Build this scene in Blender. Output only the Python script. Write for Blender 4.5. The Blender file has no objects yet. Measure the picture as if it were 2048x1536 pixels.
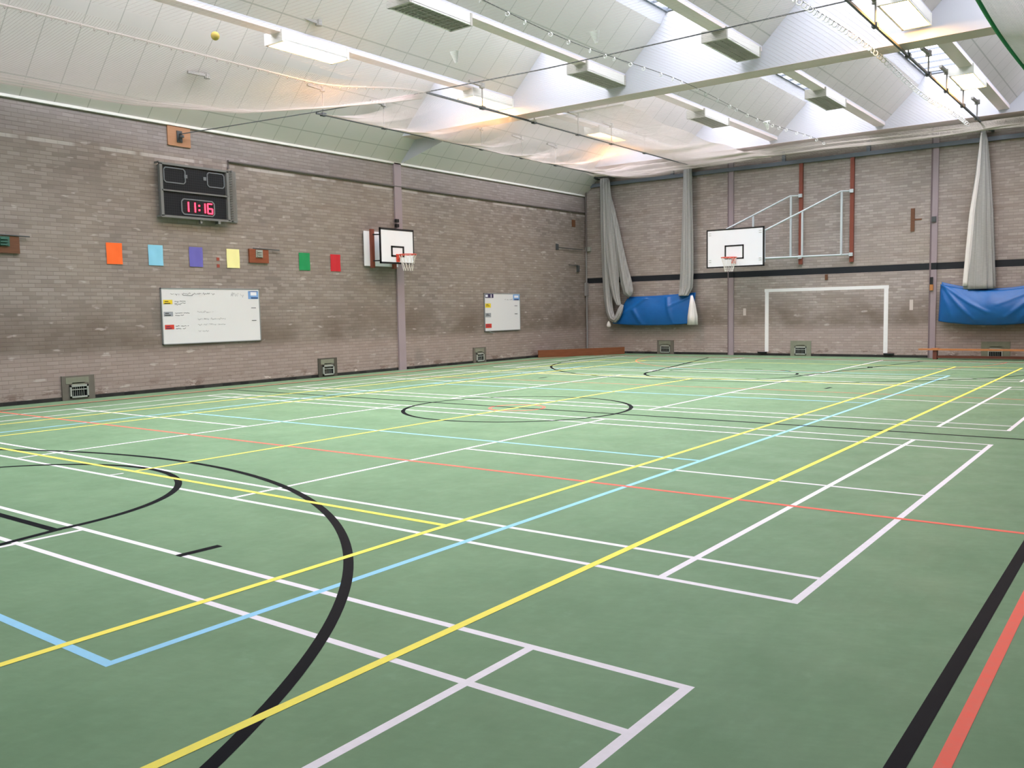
import bpy, math, random
from mathutils import Vector, Matrix
random.seed(7)
C = bpy.context.scene.collection
PI = math.pi

# ------------------------------------------------------------------ materials
def lin(c):
    c /= 255.0
    return c / 12.92 if c <= 0.04045 else ((c + 0.055) / 1.055) ** 2.4
def rgb(r, g, b): return (lin(r), lin(g), lin(b), 1.0)

class NT:
    def __init__(self, name):
        self.m = bpy.data.materials.new(name); self.m.use_nodes = True
        self.t = self.m.node_tree; self.n = self.t.nodes; self.n.clear()
        self.out = self.n.new('ShaderNodeOutputMaterial')
    def add(self, typ, **kw):
        nd = self.n.new(typ)
        for k, v in kw.items(): setattr(nd, k, v)
        return nd
    def link(self, a, b): self.t.links.new(a, b)
    def math(self, op, a, b=None, clamp=False):
        nd = self.add('ShaderNodeMath', operation=op); nd.use_clamp = clamp
        for i, v in enumerate((a, b)):
            if v is None: continue
            if hasattr(v, 'links'): self.link(v, nd.inputs[i])
            else: nd.inputs[i].default_value = v
        return nd.outputs[0]
    def mix(self, fac, a, b, blend='MIX'):
        nd = self.add('ShaderNodeMix', data_type='RGBA', blend_type=blend)
        for i, v in ((0, fac), (6, a), (7, b)):
            if hasattr(v, 'links'): self.link(v, nd.inputs[i])
            else: nd.inputs[i].default_value = v
        return nd.outputs[2]
    def noise(self, vec, scale, detail=3, rough=0.5, dim='3D'):
        nd = self.add('ShaderNodeTexNoise'); nd.noise_dimensions = dim
        nd.inputs['Scale'].default_value = scale; nd.inputs['Detail'].default_value = detail
        nd.inputs['Roughness'].default_value = rough
        self.link(vec, nd.inputs['Vector']); return nd.outputs['Fac']
    def ramp(self, v, lo, hi, a=0.0, b=1.0):
        nd = self.add('ShaderNodeMapRange'); self.link(v, nd.inputs[0])
        nd.inputs[1].default_value = lo; nd.inputs[2].default_value = hi
        nd.inputs[3].default_value = a; nd.inputs[4].default_value = b
        return nd.outputs[0]
    def pos(self):
        return self.add('ShaderNodeNewGeometry').outputs['Position']
    def xyz(self, v):
        nd = self.add('ShaderNodeSeparateXYZ'); self.link(v, nd.inputs[0]); return nd.outputs
    def comb(self, x, y, z=0.0):
        nd = self.add('ShaderNodeCombineXYZ')
        for i, v in enumerate((x, y, z)):
            if hasattr(v, 'links'): self.link(v, nd.inputs[i])
            else: nd.inputs[i].default_value = v
        return nd.outputs[0]
    def bsdf(self, col, rough=0.5, spec=0.5, metal=0.0, bump=None, bstr=0.2, bdist=0.01):
        p = self.add('ShaderNodeBsdfPrincipled')
        for k, v in (('Base Color', col), ('Roughness', rough), ('Specular IOR Level', spec), ('Metallic', metal)):
            if hasattr(v, 'links'): self.link(v, p.inputs[k])
            else: p.inputs[k].default_value = v
        if bump is not None:
            bn = self.add('ShaderNodeBump'); bn.inputs['Strength'].default_value = bstr
            bn.inputs['Distance'].default_value = bdist
            self.link(bump, bn.inputs['Height']); self.link(bn.outputs[0], p.inputs['Normal'])
        self.link(p.outputs[0], self.out.inputs[0]); return p

def plain(name, col, rough=0.5, spec=0.4, metal=0.0, var=0.06, scale=6.0):
    t = NT(name); n = t.noise(t.pos(), scale, 3)
    dark = (col[0] * (1 - var * 2), col[1] * (1 - var * 2), col[2] * (1 - var * 2), 1)
    t.bsdf(t.mix(n, dark, col), rough, spec, metal); return t.m

def emit(name, col, s):
    t = NT(name); e = t.add('ShaderNodeEmission'); e.inputs[0].default_value = col; e.inputs[1].default_value = s
    t.link(e.outputs[0], t.out.inputs[0]); return t.m

def brick(name, axis, lo, hi, stripe=False):
    """painted brick: axis = which world axis runs along the wall"""
    t = NT(name); p = t.pos(); s = t.xyz(p)
    along, z = s[axis], s[2]
    v = t.comb(along, z, 0.0)
    b = t.add('ShaderNodeTexBrick'); t.link(v, b.inputs['Vector'])
    b.inputs['Scale'].default_value = 1.0; b.inputs['Brick Width'].default_value = 0.225
    b.inputs['Row Height'].default_value = 0.075; b.inputs['Mortar Size'].default_value = 0.0075
    b.inputs['Mortar Smooth'].default_value = 0.3; b.inputs['Bias'].default_value = 0.0
    b.inputs['Color1'].default_value = (0, 0, 0, 1); b.inputs['Color2'].default_value = (1, 1, 1, 1)
    b.inputs['Mortar'].default_value = (0.5, 0.5, 0.5, 1)
    per = t.add('ShaderNodeSeparateColor'); t.link(b.outputs['Color'], per.inputs[0])
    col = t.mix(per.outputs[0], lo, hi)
    # weathering: large soft patches, long horizontal smears, pale scraped bricks
    big = t.noise(v, 0.55, 4, 0.6)
    col = t.mix(t.ramp(big, 0.35, 0.7, 0.0, 0.55), col, rgb(156, 147, 136))
    sm = t.noise(t.comb(t.math('MULTIPLY', along, 0.35), t.math('MULTIPLY', z, 2.2)), 1.4, 4, 0.65)
    col = t.mix(t.ramp(sm, 0.5, 0.75, 0.0, 0.4), col, rgb(122, 108, 98))
    # grubby band where balls hit (0.85 - 1.5 m), cleaner pinkish paint under it
    band = t.math('MULTIPLY', t.ramp(z, 0.7, 1.0), t.ramp(z, 1.3, 1.9, 1.0, 0.0))
    bn = t.ramp(t.noise(v, 0.8, 4), 0.32, 0.6)
    col = t.mix(t.math('MULTIPLY', t.math('MULTIPLY', band, bn), 0.78), col, rgb(104, 92, 80))
    col = t.mix(t.ramp(z, 0.75, 0.95, 0.45, 0.0), col, rgb(164, 148, 142))
    pale = t.ramp(t.noise(t.comb(t.math('MULTIPLY', along, 1.0), t.math('MULTIPLY', z, 3.0)), 2.6, 2), 0.66, 0.72)
    col = t.mix(t.math('MULTIPLY', pale, 0.5), col, rgb(194, 187, 182))
    if not stripe:
        for (sy, sz, ry, rz, c, k) in ((13.08, 1.40, .17, .30, (112, 100, 92), .55), (5.62, 1.55, .14, .32, (104, 100, 94), .5), (13.35, .28, .22, .30, (128, 122, 118), .6), (12.2, 2.35, .55, .35, (120, 112, 104), .45)):
            d = t.math('SQRT', t.math('ADD', t.math('POWER', t.math('DIVIDE', t.math('SUBTRACT', along, sy), ry), 2.0), t.math('POWER', t.math('DIVIDE', t.math('SUBTRACT', z, sz), rz), 2.0)))
            d = t.math('ADD', d, t.math('MULTIPLY', t.math('SUBTRACT', sm, 0.5), 1.2))
            col = t.mix(t.ramp(d, 0.6, 1.1, k, 0.0), col, rgb(*c))
    if not stripe:     # left wall: greyer top courses with a row of pale scraped bricks under them
        col = t.mix(t.ramp(z, 4.80, 4.9, 0.0, 0.35), col, rgb(140, 134, 138))
        rowm = t.math('MULTIPLY', t.math('GREATER_THAN', z, 4.725), t.math('LESS_THAN', z, 4.80))
        rn = t.ramp(t.noise(t.comb(t.math('MULTIPLY', along, 0.9), 3.0), 2.2, 2), 0.42, 0.5)
        col = t.mix(t.math('MULTIPLY', t.math('MULTIPLY', rowm, rn), 0.6), col, rgb(196, 192, 188))
    # flaking patches just above the floor
    fl = t.math('MULTIPLY', t.ramp(z, 0.1, 0.34, 1.0, 0.0), t.ramp(t.noise(t.comb(along, t.math('MULTIPLY', z, 2.5)), 1.9, 4, 0.7), 0.53, 0.6))
    col = t.mix(t.math('MULTIPLY', fl, 0.75), col, rgb(108, 88, 80))
    f2 = t.math('MULTIPLY', t.ramp(z, 0.06, 0.24, 1.0, 0.0), t.ramp(t.noise(t.comb(t.math('ADD', along, 7.3), t.math('MULTIPLY', z, 4.0)), 2.6, 3, 0.7), 0.6, 0.64))
    col = t.mix(t.math('MULTIPLY', f2, 0.8), col, rgb(222, 214, 208))
    mort = t.mix(0.85, col, rgb(84, 73, 68))
    row = t.math('FRACT', t.math('DIVIDE', z, 0.075))
    line = t.math('MAXIMUM', t.ramp(row, 0.0, 0.13, 1.0, 0.0), t.ramp(row, 0.92, 1.0, 0.0, 1.0))
    ragged = t.ramp(t.noise(t.comb(t.math('MULTIPLY', along, 1.5), t.math('MULTIPLY', z, 14.0)), 2.0, 2), 0.3, 0.6, 0.35, 1.0)
    col = t.mix(t.math('MAXIMUM', t.math('MULTIPLY', t.math('MULTIPLY', line, ragged), 0.85), t.math('MULTIPLY', b.outputs['Fac'], 0.25)), col, mort)
    # black painted course at the floor
    sk = t.math('LESS_THAN', z, 0.07)
    col = t.mix(sk, col, t.mix(per.outputs[0], rgb(24, 24, 26), rgb(52, 52, 50)))
    if stripe:
        st = t.math('MULTIPLY', t.math('GREATER_THAN', z, 2.425), t.math('LESS_THAN', z, 2.61))
        col = t.mix(st, col, rgb(24, 29, 35))
    h = t.math('SUBTRACT', 1.0, b.outputs['Fac'])
    t.bsdf(col, 0.62, 0.35, bump=h, bstr=0.3, bdist=0.005)
    return t.m

M = {}
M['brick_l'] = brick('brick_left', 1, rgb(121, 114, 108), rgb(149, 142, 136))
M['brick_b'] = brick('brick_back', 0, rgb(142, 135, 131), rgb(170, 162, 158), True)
def floor_mat():
    t = NT('green_sports_floor'); p = t.pos(); s = t.xyz(p)
    q = t.comb(t.math('ADD', t.math('MULTIPLY', s[0], 0.8), t.math('MULTIPLY', s[1], 0.4)), t.math('SUBTRACT', s[1], t.math('MULTIPLY', s[0], 0.3)))
    a = t.noise(q, 1.3, 5, 0.62); b = t.noise(t.comb(t.math('MULTIPLY', s[0], 2.0), t.math('MULTIPLY', s[1], 0.8)), 7.0, 4, 0.6)
    col = t.mix(t.ramp(a, 0.3, 0.72), rgb(107, 137, 105), rgb(122, 152, 119))
    col = t.mix(t.ramp(b, 0.45, 0.72, 0.0, 0.22), col, rgb(128, 164, 132))
    d = t.noise(t.comb(t.math('ADD', t.math('MULTIPLY', s[0], 5.0), t.math('MULTIPLY', s[1], 3.0)), t.math('SUBTRACT', t.math('MULTIPLY', s[1], 14.0), t.math('MULTIPLY', s[0], 6.0))), 1.6, 4, 0.7)
    col = t.mix(t.ramp(d, 0.3, 0.7, 0.0, 0.30), col, rgb(98, 128, 98))
    c = t.noise(p, 3.1, 5, 0.7)
    col = t.mix(t.ramp(c, 0.62, 0.74, 0.0, 0.25), col, rgb(136, 168, 140))
    r = t.ramp(t.noise(p, 2.3, 3), 0.3, 0.7, 0.45, 0.6)
    t.bsdf(col, r, 0.08, bump=t.noise(p, 90, 2), bstr=0.03, bdist=0.002); return t.m
M['floor'] = floor_mat()
def line_mat(name, col): 
    t = NT(name); n = t.noise(t.pos(), 14, 4, 0.7)
    t.bsdf(t.mix(t.ramp(n, 0.3, 0.8, 0.0, 0.18), col, rgb(150, 165, 145) if col[0] > .1 else rgb(24, 30, 30)), 0.55, 0.04); return t.m
M['l_white'] = line_mat('line_white', rgb(236, 232, 238)); M['l_blue'] = line_mat('line_blue', rgb(150, 208, 238))
M['l_red'] = line_mat('line_red', rgb(240, 112, 96)); M['l_black'] = line_mat('line_black', rgb(14, 18, 24))
M['l_yellow'] = line_mat('line_yellow', rgb(246, 234, 104))
def ceil_mat():
    t = NT('ceiling_panels'); p = t.pos(); s = t.xyz(p)
    j1 = t.math('LESS_THAN', t.math('FRACT', t.math('DIVIDE', t.math('ADD', s[1], 20.0), 0.61)), 0.03)
    j2 = t.math('LESS_THAN', t.math('FRACT', t.math('DIVIDE', t.math('ADD', s[2], 0.2), 0.85)), 0.022)
    # joints only on the sloping boards (normal tilted in x)
    g = t.add('ShaderNodeNewGeometry'); nx = t.math('ABSOLUTE', t.xyz(g.outputs['Normal'])[0])
    sl = t.math('MULTIPLY', t.math('GREATER_THAN', nx, 0.3), t.math('LESS_THAN', nx, 0.9))
    j = t.math('MULTIPLY', t.math('MAXIMUM', j1, j2), sl)
    n = t.noise(p, 0.8, 4)
    col = t.mix(n, rgb(200, 198, 196), rgb(214, 212, 209))
    col = t.mix(t.math('MULTIPLY', j, 0.55), col, rgb(140, 146, 140))
    t.bsdf(col, 0.6, 0.3); return t.m
M['ceil'] = ceil_mat()
M['gable'] = plain('white_gable_paint', rgb(196, 200, 209), 0.6, 0.3, var=0.02, scale=1)
M['beam'] = plain('beam_paint', rgb(208, 192, 188), 0.55, 0.3, var=0.03, scale=1)
M['trunk'] = plain('trunking_white', rgb(220, 210, 207), 0.45, 0.4, var=0.02)
M['lamp_body'] = plain('lamp_housing', rgb(226, 228, 222), 0.45, 0.4, var=0.02)
M['louvre'] = plain('lamp_louvre', rgb(168, 168, 158), 0.5, 0.4)
M['lamp_on'] = emit('lamp_lit', (1.0, 0.50, 0.16, 1), 12.0)
M['pillar'] = plain('pillar_lavender', rgb(156, 144, 149), 0.55, 0.3, var=0.05, scale=3)
def pillar_striped():
    t = NT('pillar_lavender_striped'); z = t.xyz(t.pos())[2]
    st = t.math('MULTIPLY', t.math('GREATER_THAN', z, 2.425), t.math('LESS_THAN', z, 2.61))
    t.bsdf(t.mix(st, t.mix(t.noise(t.pos(), 3, 3), rgb(144, 133, 138), rgb(156, 145, 150)), rgb(24, 29, 35)), 0.55, 0.3); return t.m
M['pillar_b'] = pillar_striped()
M['pillar_shadow'] = plain('pillar_edge_shade', rgb(118, 106, 110), 0.6, 0.3)
M['steel'] = plain('steel_blue_grey', rgb(96, 106, 116), 0.45, 0.5)
M['conduit'] = plain('conduit_grey', rgb(104, 98, 96), 0.5, 0.4)
M['pipe'] = plain('conduit_pale', rgb(142, 142, 142), 0.45, 0.4)
M['maroon'] = plain('maroon_post', rgb(132, 70, 54), 0.5, 0.4, var=0.1)
M['frame'] = plain('pale_steel_tube', rgb(188, 200, 204), 0.4, 0.5, var=0.03)
M['board_w'] = plain('backboard_white', rgb(232, 238, 244), 0.4, 0.4, var=0.02, scale=2)
M['black'] = plain('black_paint', rgb(22, 25, 28), 0.5, 0.4)
M['rim'] = plain('orange_red_rim', rgb(214, 84, 66), 0.45, 0.4)
M['cord'] = plain('white_cord', rgb(226, 226, 220), 0.8, 0.2)
M['net'] = plain('white_netting', rgb(222, 210, 208), 0.8, 0.2, var=0.02)
M['net_beige'] = plain('beige_netting', rgb(196, 188, 180), 0.8, 0.2, var=0.02)
M['rope'] = plain('dark_rope', rgb(84, 88, 88), 0.7, 0.2)
M['rail'] = plain('dark_rail', rgb(74, 80, 82), 0.5, 0.4)
M['hook'] = plain('grey_bracket', rgb(140, 140, 134), 0.5, 0.4)
M['green_rope'] = plain('green_hem', rgb(44, 140, 92), 0.7, 0.2)
M['grey_net'] = plain('grey_netting', rgb(232, 224, 230), 0.8, 0.2)
def curtain_mat(name, a, b):
    t = NT(name); p = t.pos(); s = t.xyz(p)
    n = t.noise(t.comb(t.math('MULTIPLY', s[0], 26.0), t.math('MULTIPLY', s[2], 0.5)), 1.0, 3)
    w = t.noise(t.comb(t.math('MULTIPLY', s[0], 10.0), t.math('MULTIPLY', s[2], 90.0)), 1.0, 1)
    t.bsdf(t.mix(t.math('MULTIPLY', n, t.ramp(w, .3, .7, .7, 1.0)), a, b), 0.85, 0.15); return t.m
M['curtain'] = curtain_mat('gathered_netting', rgb(122, 124, 122), rgb(182, 184, 181))
M['curtain_w'] = curtain_mat('white_bunched_netting', rgb(206, 206, 204), rgb(236, 235, 230))
def tarp_mat():
    t = NT('blue_tarpaulin'); p = t.pos()
    t.bsdf(t.mix(t.noise(p, 3, 4), rgb(4, 80, 146), rgb(10, 100, 174)), 0.42, 0.5, bump=t.noise(p, 5, 4), bstr=0.25, bdist=0.03); return t.m
M['tarp'] = tarp_mat()
def wood_mat(name, a, b, ax=1):
    t = NT(name); p = t.pos(); s = t.xyz(p)
    q = t.comb(t.math('MULTIPLY', s[0], 2.0 if ax == 0 else 1.5), t.math('MULTIPLY', s[1], 2.0), t.math('MULTIPLY', s[2], 28.0))
    t.bsdf(t.mix(t.noise(q, 1.6, 4), a, b), 0.5, 0.4); return t.m
M['bench'] = wood_mat('bench_wood', rgb(100, 58, 36), rgb(134, 84, 54))
M['bench_pale'] = wood_mat('bench_pale_wood', rgb(166, 106, 62), rgb(190, 132, 84), 0)
M['bench_dark'] = wood_mat('bench_dark_wood', rgb(92, 52, 44), rgb(122, 72, 58), 0)
M['ply'] = wood_mat('plywood', rgb(160, 116, 84), rgb(182, 136, 102))
M['brown_board'] = wood_mat('brown_board', rgb(88, 60, 42), rgb(116, 78, 54))
M['red_board'] = wood_mat('red_brown_board', rgb(118, 62, 40), rgb(148, 84, 56))
M['vent'] = plain('vent_plate_olive', rgb(112, 109, 100), 0.6, 0.3, var=0.14, scale=5)
M['vent_dark'] = plain('vent_plate_dark', rgb(84, 82, 74), 0.6, 0.3, var=0.12, scale=5)
M['vent_green'] = plain('vent_plate_green', rgb(134, 140, 122), 0.6, 0.3, var=0.14, scale=8)
M['grille'] = plain('grille_grey', rgb(160, 168, 160), 0.45, 0.5)
M['void'] = plain('grille_void', rgb(20, 24, 26), 0.8, 0.1)
M['cage'] = plain('cage_grey', rgb(116, 120, 120), 0.45, 0.5)
M['mesh'] = plain('cage_mesh', rgb(132, 130, 124), 0.6, 0.3)
def panel_mat():
    t = NT('scoreboard_panel'); s = t.xyz(t.pos())
    a = t.math('LESS_THAN', t.math('FRACT', t.math('DIVIDE', s[1], 0.05)), 0.12)
    b = t.math('LESS_THAN', t.math('FRACT', t.math('DIVIDE', s[2], 0.05)), 0.12)
    t.bsdf(t.mix(t.math('MAXIMUM', a, b), rgb(12, 18, 24), rgb(34, 42, 48)), 0.5, 0.3); return t.m
M['panel'] = panel_mat()
M['led'] = emit('red_led', (1.0, 0.03, 0.06, 1), 1.6)
M['outline'] = plain('score_outline', rgb(112, 120, 126), 0.5, 0.4)
M['wb'] = plain('whiteboard', rgb(216, 220, 221), 0.22, 0.5, var=0.01, scale=1)
M['alu'] = plain('aluminium_edge', rgb(150, 156, 158), 0.35, 0.5, 0.3)
M['ink'] = plain('faint_marker', rgb(150, 156, 160), 0.5, 0.3)
M['ink_dark'] = plain('dark_marker', rgb(86, 92, 96), 0.5, 0.3)
for k, c in (('c_yellow', (228, 206, 52)), ('c_grey', (150, 158, 164)), ('c_red', (204, 66, 52)), ('c_blue', (122, 164, 216)), ('c_navy', (38, 60, 108)),
             ('c_purple', (64, 58, 92)), ('c_white', (226, 232, 240)), ('c_black', (40, 42, 46)), ('p_orange', (250, 112, 48)), ('p_sky', (136, 204, 232)),
             ('p_violet', (106, 104, 184)), ('p_cream', (240, 238, 168)), ('p_green', (34, 146, 88)), ('p_red', (196, 44, 54)), ('tape', (150, 74, 62)),
             ('ball', (206, 182, 96)), ('shuttle', (238, 240, 238)), ('orange_box', (176, 122, 70)), ('teal', (62, 104, 92)), ('patch', (196, 188, 182))):
    M[k] = plain(k, rgb(*c), 0.6, 0.3, var=0.04)
M['goal'] = plain('goal_white_paint', rgb(228, 230, 230), 0.6, 0.3, var=0.05, scale=9)
def glass_mat():
    t = NT('rooflight_glass'); tr = t.add('ShaderNodeBsdfTransparent'); tr.inputs[0].default_value = (0.95, 0.97, 0.98, 1)
    gl = t.add('ShaderNodeBsdfGlossy'); gl.inputs['Roughness'].default_value = 0.15
    mx = t.add('ShaderNodeMixShader'); mx.inputs[0].default_value = 0.06
    t.link(tr.outputs[0], mx.inputs[1]); t.link(gl.outputs[0], mx.inputs[2]); t.link(mx.outputs[0], t.out.inputs[0]); return t.m
M['glass'] = glass_mat()

# ------------------------------------------------------------------ geometry helpers
class MB:
    def __init__(self): self.v = []; self.f = []; self.smooth = False
    def quad(self, a, b, c, d):
        i = len(self.v); self.v += [a, b, c, d]; self.f.append((i, i + 1, i + 2, i + 3)); return self
    def poly(self, pts):
        i = len(self.v); self.v += list(pts); self.f.append(tuple(range(i, i + len(pts)))); return self
    def box(self, x0, x1, y0, y1, z0, z1):
        x0, x1 = min(x0, x1), max(x0, x1); y0, y1 = min(y0, y1), max(y0, y1); z0, z1 = min(z0, z1), max(z0, z1)
        i = len(self.v)
        self.v += [(x0, y0, z0), (x1, y0, z0), (x1, y1, z0), (x0, y1, z0), (x0, y0, z1), (x1, y0, z1), (x1, y1, z1), (x0, y1, z1)]
        self.f += [tuple(i + k for k in q) for q in ((3, 2, 1, 0), (4, 5, 6, 7), (0, 1, 5, 4), (1, 2, 6, 5), (2, 3, 7, 6), (3, 0, 4, 7))]
        return self
    def bar(self, a, b, w, h, up=(0, 0, 1)):
        """box of section w x h from a to b"""
        a = Vector(a); b = Vector(b); d = (b - a).normalized(); up = Vector(up)
        s = d.cross(up)
        if s.length < 1e-4: s = d.cross(Vector((0, 1, 0)))
        s.normalize(); u = s.cross(d)
        i = len(self.v)
        for p in (a, b):
            for sx, sy in ((-1, -1), (1, -1), (1, 1), (-1, 1)): self.v.append(tuple(p + s * sx * w / 2 + u * sy * h / 2))
        self.f += [tuple(i + k for k in q) for q in ((3, 2, 1, 0), (4, 5, 6, 7), (0, 1, 5, 4), (1, 2, 6, 5), (2, 3, 7, 6), (3, 0, 4, 7))]
        return self
    def tube(self, pts, r, n=6, close=False):
        pts = [Vector(p) for p in pts]; m = len(pts); i0 = len(self.v)
        for k, p in enumerate(pts):
            if close: d = pts[(k + 1) % m] - pts[k - 1]
            else: d = pts[min(k + 1, m - 1)] - pts[max(k - 1, 0)]
            d.normalize(); s = d.cross(Vector((0, 0, 1)))
            if s.length < 1e-3: s = d.cross(Vector((0, 1, 0)))
            s.normalize(); u = s.cross(d)
            rr = r[k] if isinstance(r, (list, tuple)) else r
            for j in range(n):
                a = 2 * PI * j / n; self.v.append(tuple(p + s * math.cos(a) * rr + u * math.sin(a) * rr))
        for k in range(m if close else m - 1):
            a = i0 + k * n; b = i0 + ((k + 1) % m) * n
            for j in range(n): self.f.append((a + j, a + (j + 1) % n, b + (j + 1) % n, b + j))
        if not close:
            self.f.append(tuple(i0 + j for j in reversed(range(n)))); self.f.append(tuple(i0 + (m - 1) * n + j for j in range(n)))
        return self
    def lathe(self, c, prof, n=16):
        """prof: (radius, z) pairs about a vertical axis through c"""
        i0 = len(self.v); m = len(prof)
        for r, z in prof:
            for j in range(n):
                a = 2 * PI * j / n; self.v.append((c[0] + r * math.cos(a), c[1] + r * math.sin(a), c[2] + z))
        for k in range(m - 1):
            for j in range(n):
                a = i0 + k * n + j; b = i0 + k * n + (j + 1) % n; self.f.append((a, b, b + n, a + n))
        return self
    def rings(self, rings, cap=True):
        i0 = len(self.v); n = len(rings[0]); m = len(rings)
        for r in rings: self.v += [tuple(p) for p in r]
        for k in range(m - 1):
            for j in range(n):
                a = i0 + k * n + j; b = i0 + k * n + (j + 1) % n; self.f.append((a, b, b + n, a + n))
        if cap: self.f.append(tuple(i0 + j for j in reversed(range(n)))); self.f.append(tuple(i0 + (m - 1) * n + j for j in range(n)))
        return self
    def grid(self, P, nu, nv):
        i0 = len(self.v)
        for i in range(nu + 1):
            for j in range(nv + 1): self.v.append(tuple(P(i / nu, j / nv)))
        for i in range(nu):
            for j in range(nv):
                a = i0 + i * (nv + 1) + j; self.f.append((a, a + 1, a + nv + 2, a + nv + 1))
        return self
    def net(self, P, nu, nv, su, sv, r):
        """knotted net: nu threads along v and nv threads along u over the sheet P(u, v)"""
        for i in range(nu + 1): self.tube([P(i / nu, k / sv) for k in range(sv + 1)], r, 3)
        for j in range(nv + 1): self.tube([P(k / su, j / nv) for k in range(su + 1)], r, 3)
        return self

def root(o):
    while o.parent: o = o.parent
    return o
def obj(name, mb, mat, parent=None, smooth=False, label=None):
    off = Vector(root(parent).location) if parent else Vector((0, 0, 0))
    me = bpy.data.meshes.new(name)
    me.from_pydata([tuple(Vector(v) - off) for v in mb.v], [], mb.f); me.update()
    me.materials.append(M[mat] if isinstance(mat, str) else mat)
    if smooth:
        for p in me.polygons: p.use_smooth = True
    o = bpy.data.objects.new(name, me); C.objects.link(o)
    if parent: o.parent = parent
    if label: o['label'] = label
    return o
def tag(o, label, cat, group=None, kind=None):
    o['label'] = label; o['category'] = cat
    if group: o['group'] = group
    if kind: o['kind'] = kind
    return o
def thing(name, label, cat, loc, group=None):
    o = bpy.data.objects.new(name, None); o.empty_display_size = 0.1; C.objects.link(o)
    o.location = loc; return tag(o, label, cat, group)
def struct(name, mb, mat, parent=None, label=None, smooth=False):
    o = obj(name, mb, mat, parent, smooth, label)
    if not parent: o['kind'] = 'structure'
    return o
def solo(name, mb, mat, label, cat, group=None, smooth=False):
    """a thing that is one mesh; its origin goes to the middle of its base"""
    xs = [v[0] for v in mb.v]; ys = [v[1] for v in mb.v]; zs = [v[2] for v in mb.v]
    c = Vector(((min(xs) + max(xs)) / 2, (min(ys) + max(ys)) / 2, min(zs)))
    mb.v = [tuple(Vector(v) - c) for v in mb.v]
    o = obj(name, mb, mat, None, smooth); o.location = c
    return tag(o, label, cat, group)

# ------------------------------------------------------------------ hall dimensions
XL, XR, YB, YN = -15.0, 3.71, 22.0, -9.0
TZ = 6.45                                   # where the roof boards spring from
TR = [-11.02, -8.05, -5.07, -2.10, 0.87]   # lighting trunking lines
GT = 7.50                                   # rooflight height

# ------------------------------------------------------------------ floor and its markings
fl = struct('floor', MB().box(XL - .3, XR + .3, YN - .3, YB + .3, -0.2, 0.0), 'floor')
class Lines:
    def __init__(self, z, w): self.b = MB(); self.z = z; self.w = w
    def seg(self, x0, y0, x1, y1, w=None):
        w = (w or self.w) / 2; dx, dy = x1 - x0, y1 - y0; L = math.hypot(dx, dy); dx /= L; dy /= L
        ex, ey = dx * w, dy * w; nx, ny = -dy * w, dx * w; self.z += 1.2e-5; z = self.z
        self.b.quad((x0 - ex - nx, y0 - ey - ny, z), (x1 + ex - nx, y1 + ey - ny, z), (x1 + ex + nx, y1 + ey + ny, z), (x0 - ex + nx, y0 - ey + ny, z)); return self
    def rect(self, x0, y0, x1, y1):
        self.seg(x0, y0, x1, y0); self.seg(x1, y0, x1, y1); self.seg(x1, y1, x0, y1); self.seg(x0, y1, x0, y0); return self
    def arc(self, cx, cy, r, a0, a1, n=96, w=None):
        w = (w or self.w) / 2; self.z += 1.2e-5; z = self.z
        for k in range(n):
            a = a0 + (a1 - a0) * k / n; b = a0 + (a1 - a0) * (k + 1) / n
            p = lambda R, t: (cx + R * math.cos(t), cy + R * math.sin(t), z)
            self.b.quad(p(r - w, a), p(r + w, a), p(r + w, b), p(r - w, b))
        return self
X0, MX, MY = -13.36, -6.68, 6.63
w = Lines(0.0003, 0.045)
for y in (-7.30, 0.0, 7.29, 14.56):
    w.rect(X0, y, 0, y + 6.06)
    for yy in (y + .46, y + 5.60): w.seg(X0, yy, 0, yy)
    for xx in (-.76, X0 + .76, -4.73, -8.63): w.seg(xx, y, xx, y + 6.06)
    w.seg(X0, y + 3.03, -8.63, y + 3.03); w.seg(-4.73, y + 3.03, 0, y + 3.03)
w.seg(-6.69, 0.02, -6.67, 0.13, .03)
obj('badminton_lines', w.b, 'l_white', fl, label='white badminton court lines, four courts across the hall')
w = Lines(0.0010, 0.05)
w.rect(-11.18, -2.44, -2.185, 15.66)
for y in (3.62, 9.62): w.seg(-11.18, y, -2.185, y)
obj('volleyball_lines', w.b, 'l_blue', fl, label='pale blue volleyball court lines')
w = Lines(0.0012, 0.05)
w.rect(-14.30, -7.45, .945, 20.60)
w.seg(-14.30, 2.135, .945, 2.135); w.seg(-14.30, 11.13, .945, 11.13, .03)
w.arc(MX, MY, .43, 0, 2 * PI, 40, .045)
w.arc(MX, 20.60, 4.9, PI, 2 * PI, 96, .03); w.arc(MX, -7.45, 4.9, 0, PI)
obj('netball_lines', w.b, 'l_red', fl, label='coral red netball court lines')
w = Lines(0.0014, 0.062)
w.rect(-14.18, -7.17, .82, 20.43); w.seg(-14.18, MY, .82, MY)
w.arc(MX, MY, 1.775, 0, 2 * PI)
w.arc(MX, -5.37, 6.235, 0, PI, 140); w.arc(MX, 18.63, 6.235, PI, 2 * PI, 140)
for sgn in (-1, 1):
    w.seg(MX + sgn * 6.235, -7.17, MX + sgn * 6.235, -5.37); w.seg(MX + sgn * 6.235, 20.43, MX + sgn * 6.235, 18.63)
    w.seg(MX + sgn * 1.8, -1.37, MX + sgn * 3.0, -7.17); w.seg(MX + sgn * 1.8, 14.58, MX + sgn * 3.0, 20.43)
w.arc(MX, -1.37, 1.79, 0, PI); w.seg(MX - 1.8, -1.37, MX + 1.8, -1.37)
w.arc(MX, 14.58, 1.79, PI, 2 * PI); w.seg(MX - 1.8, 14.58, MX + 1.8, 14.58)
for k in range(5):
    a = PI * (0.04 + 0.2 * k); w.arc(MX, 14.58, 1.6, a, a + PI * .09, 10)
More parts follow.
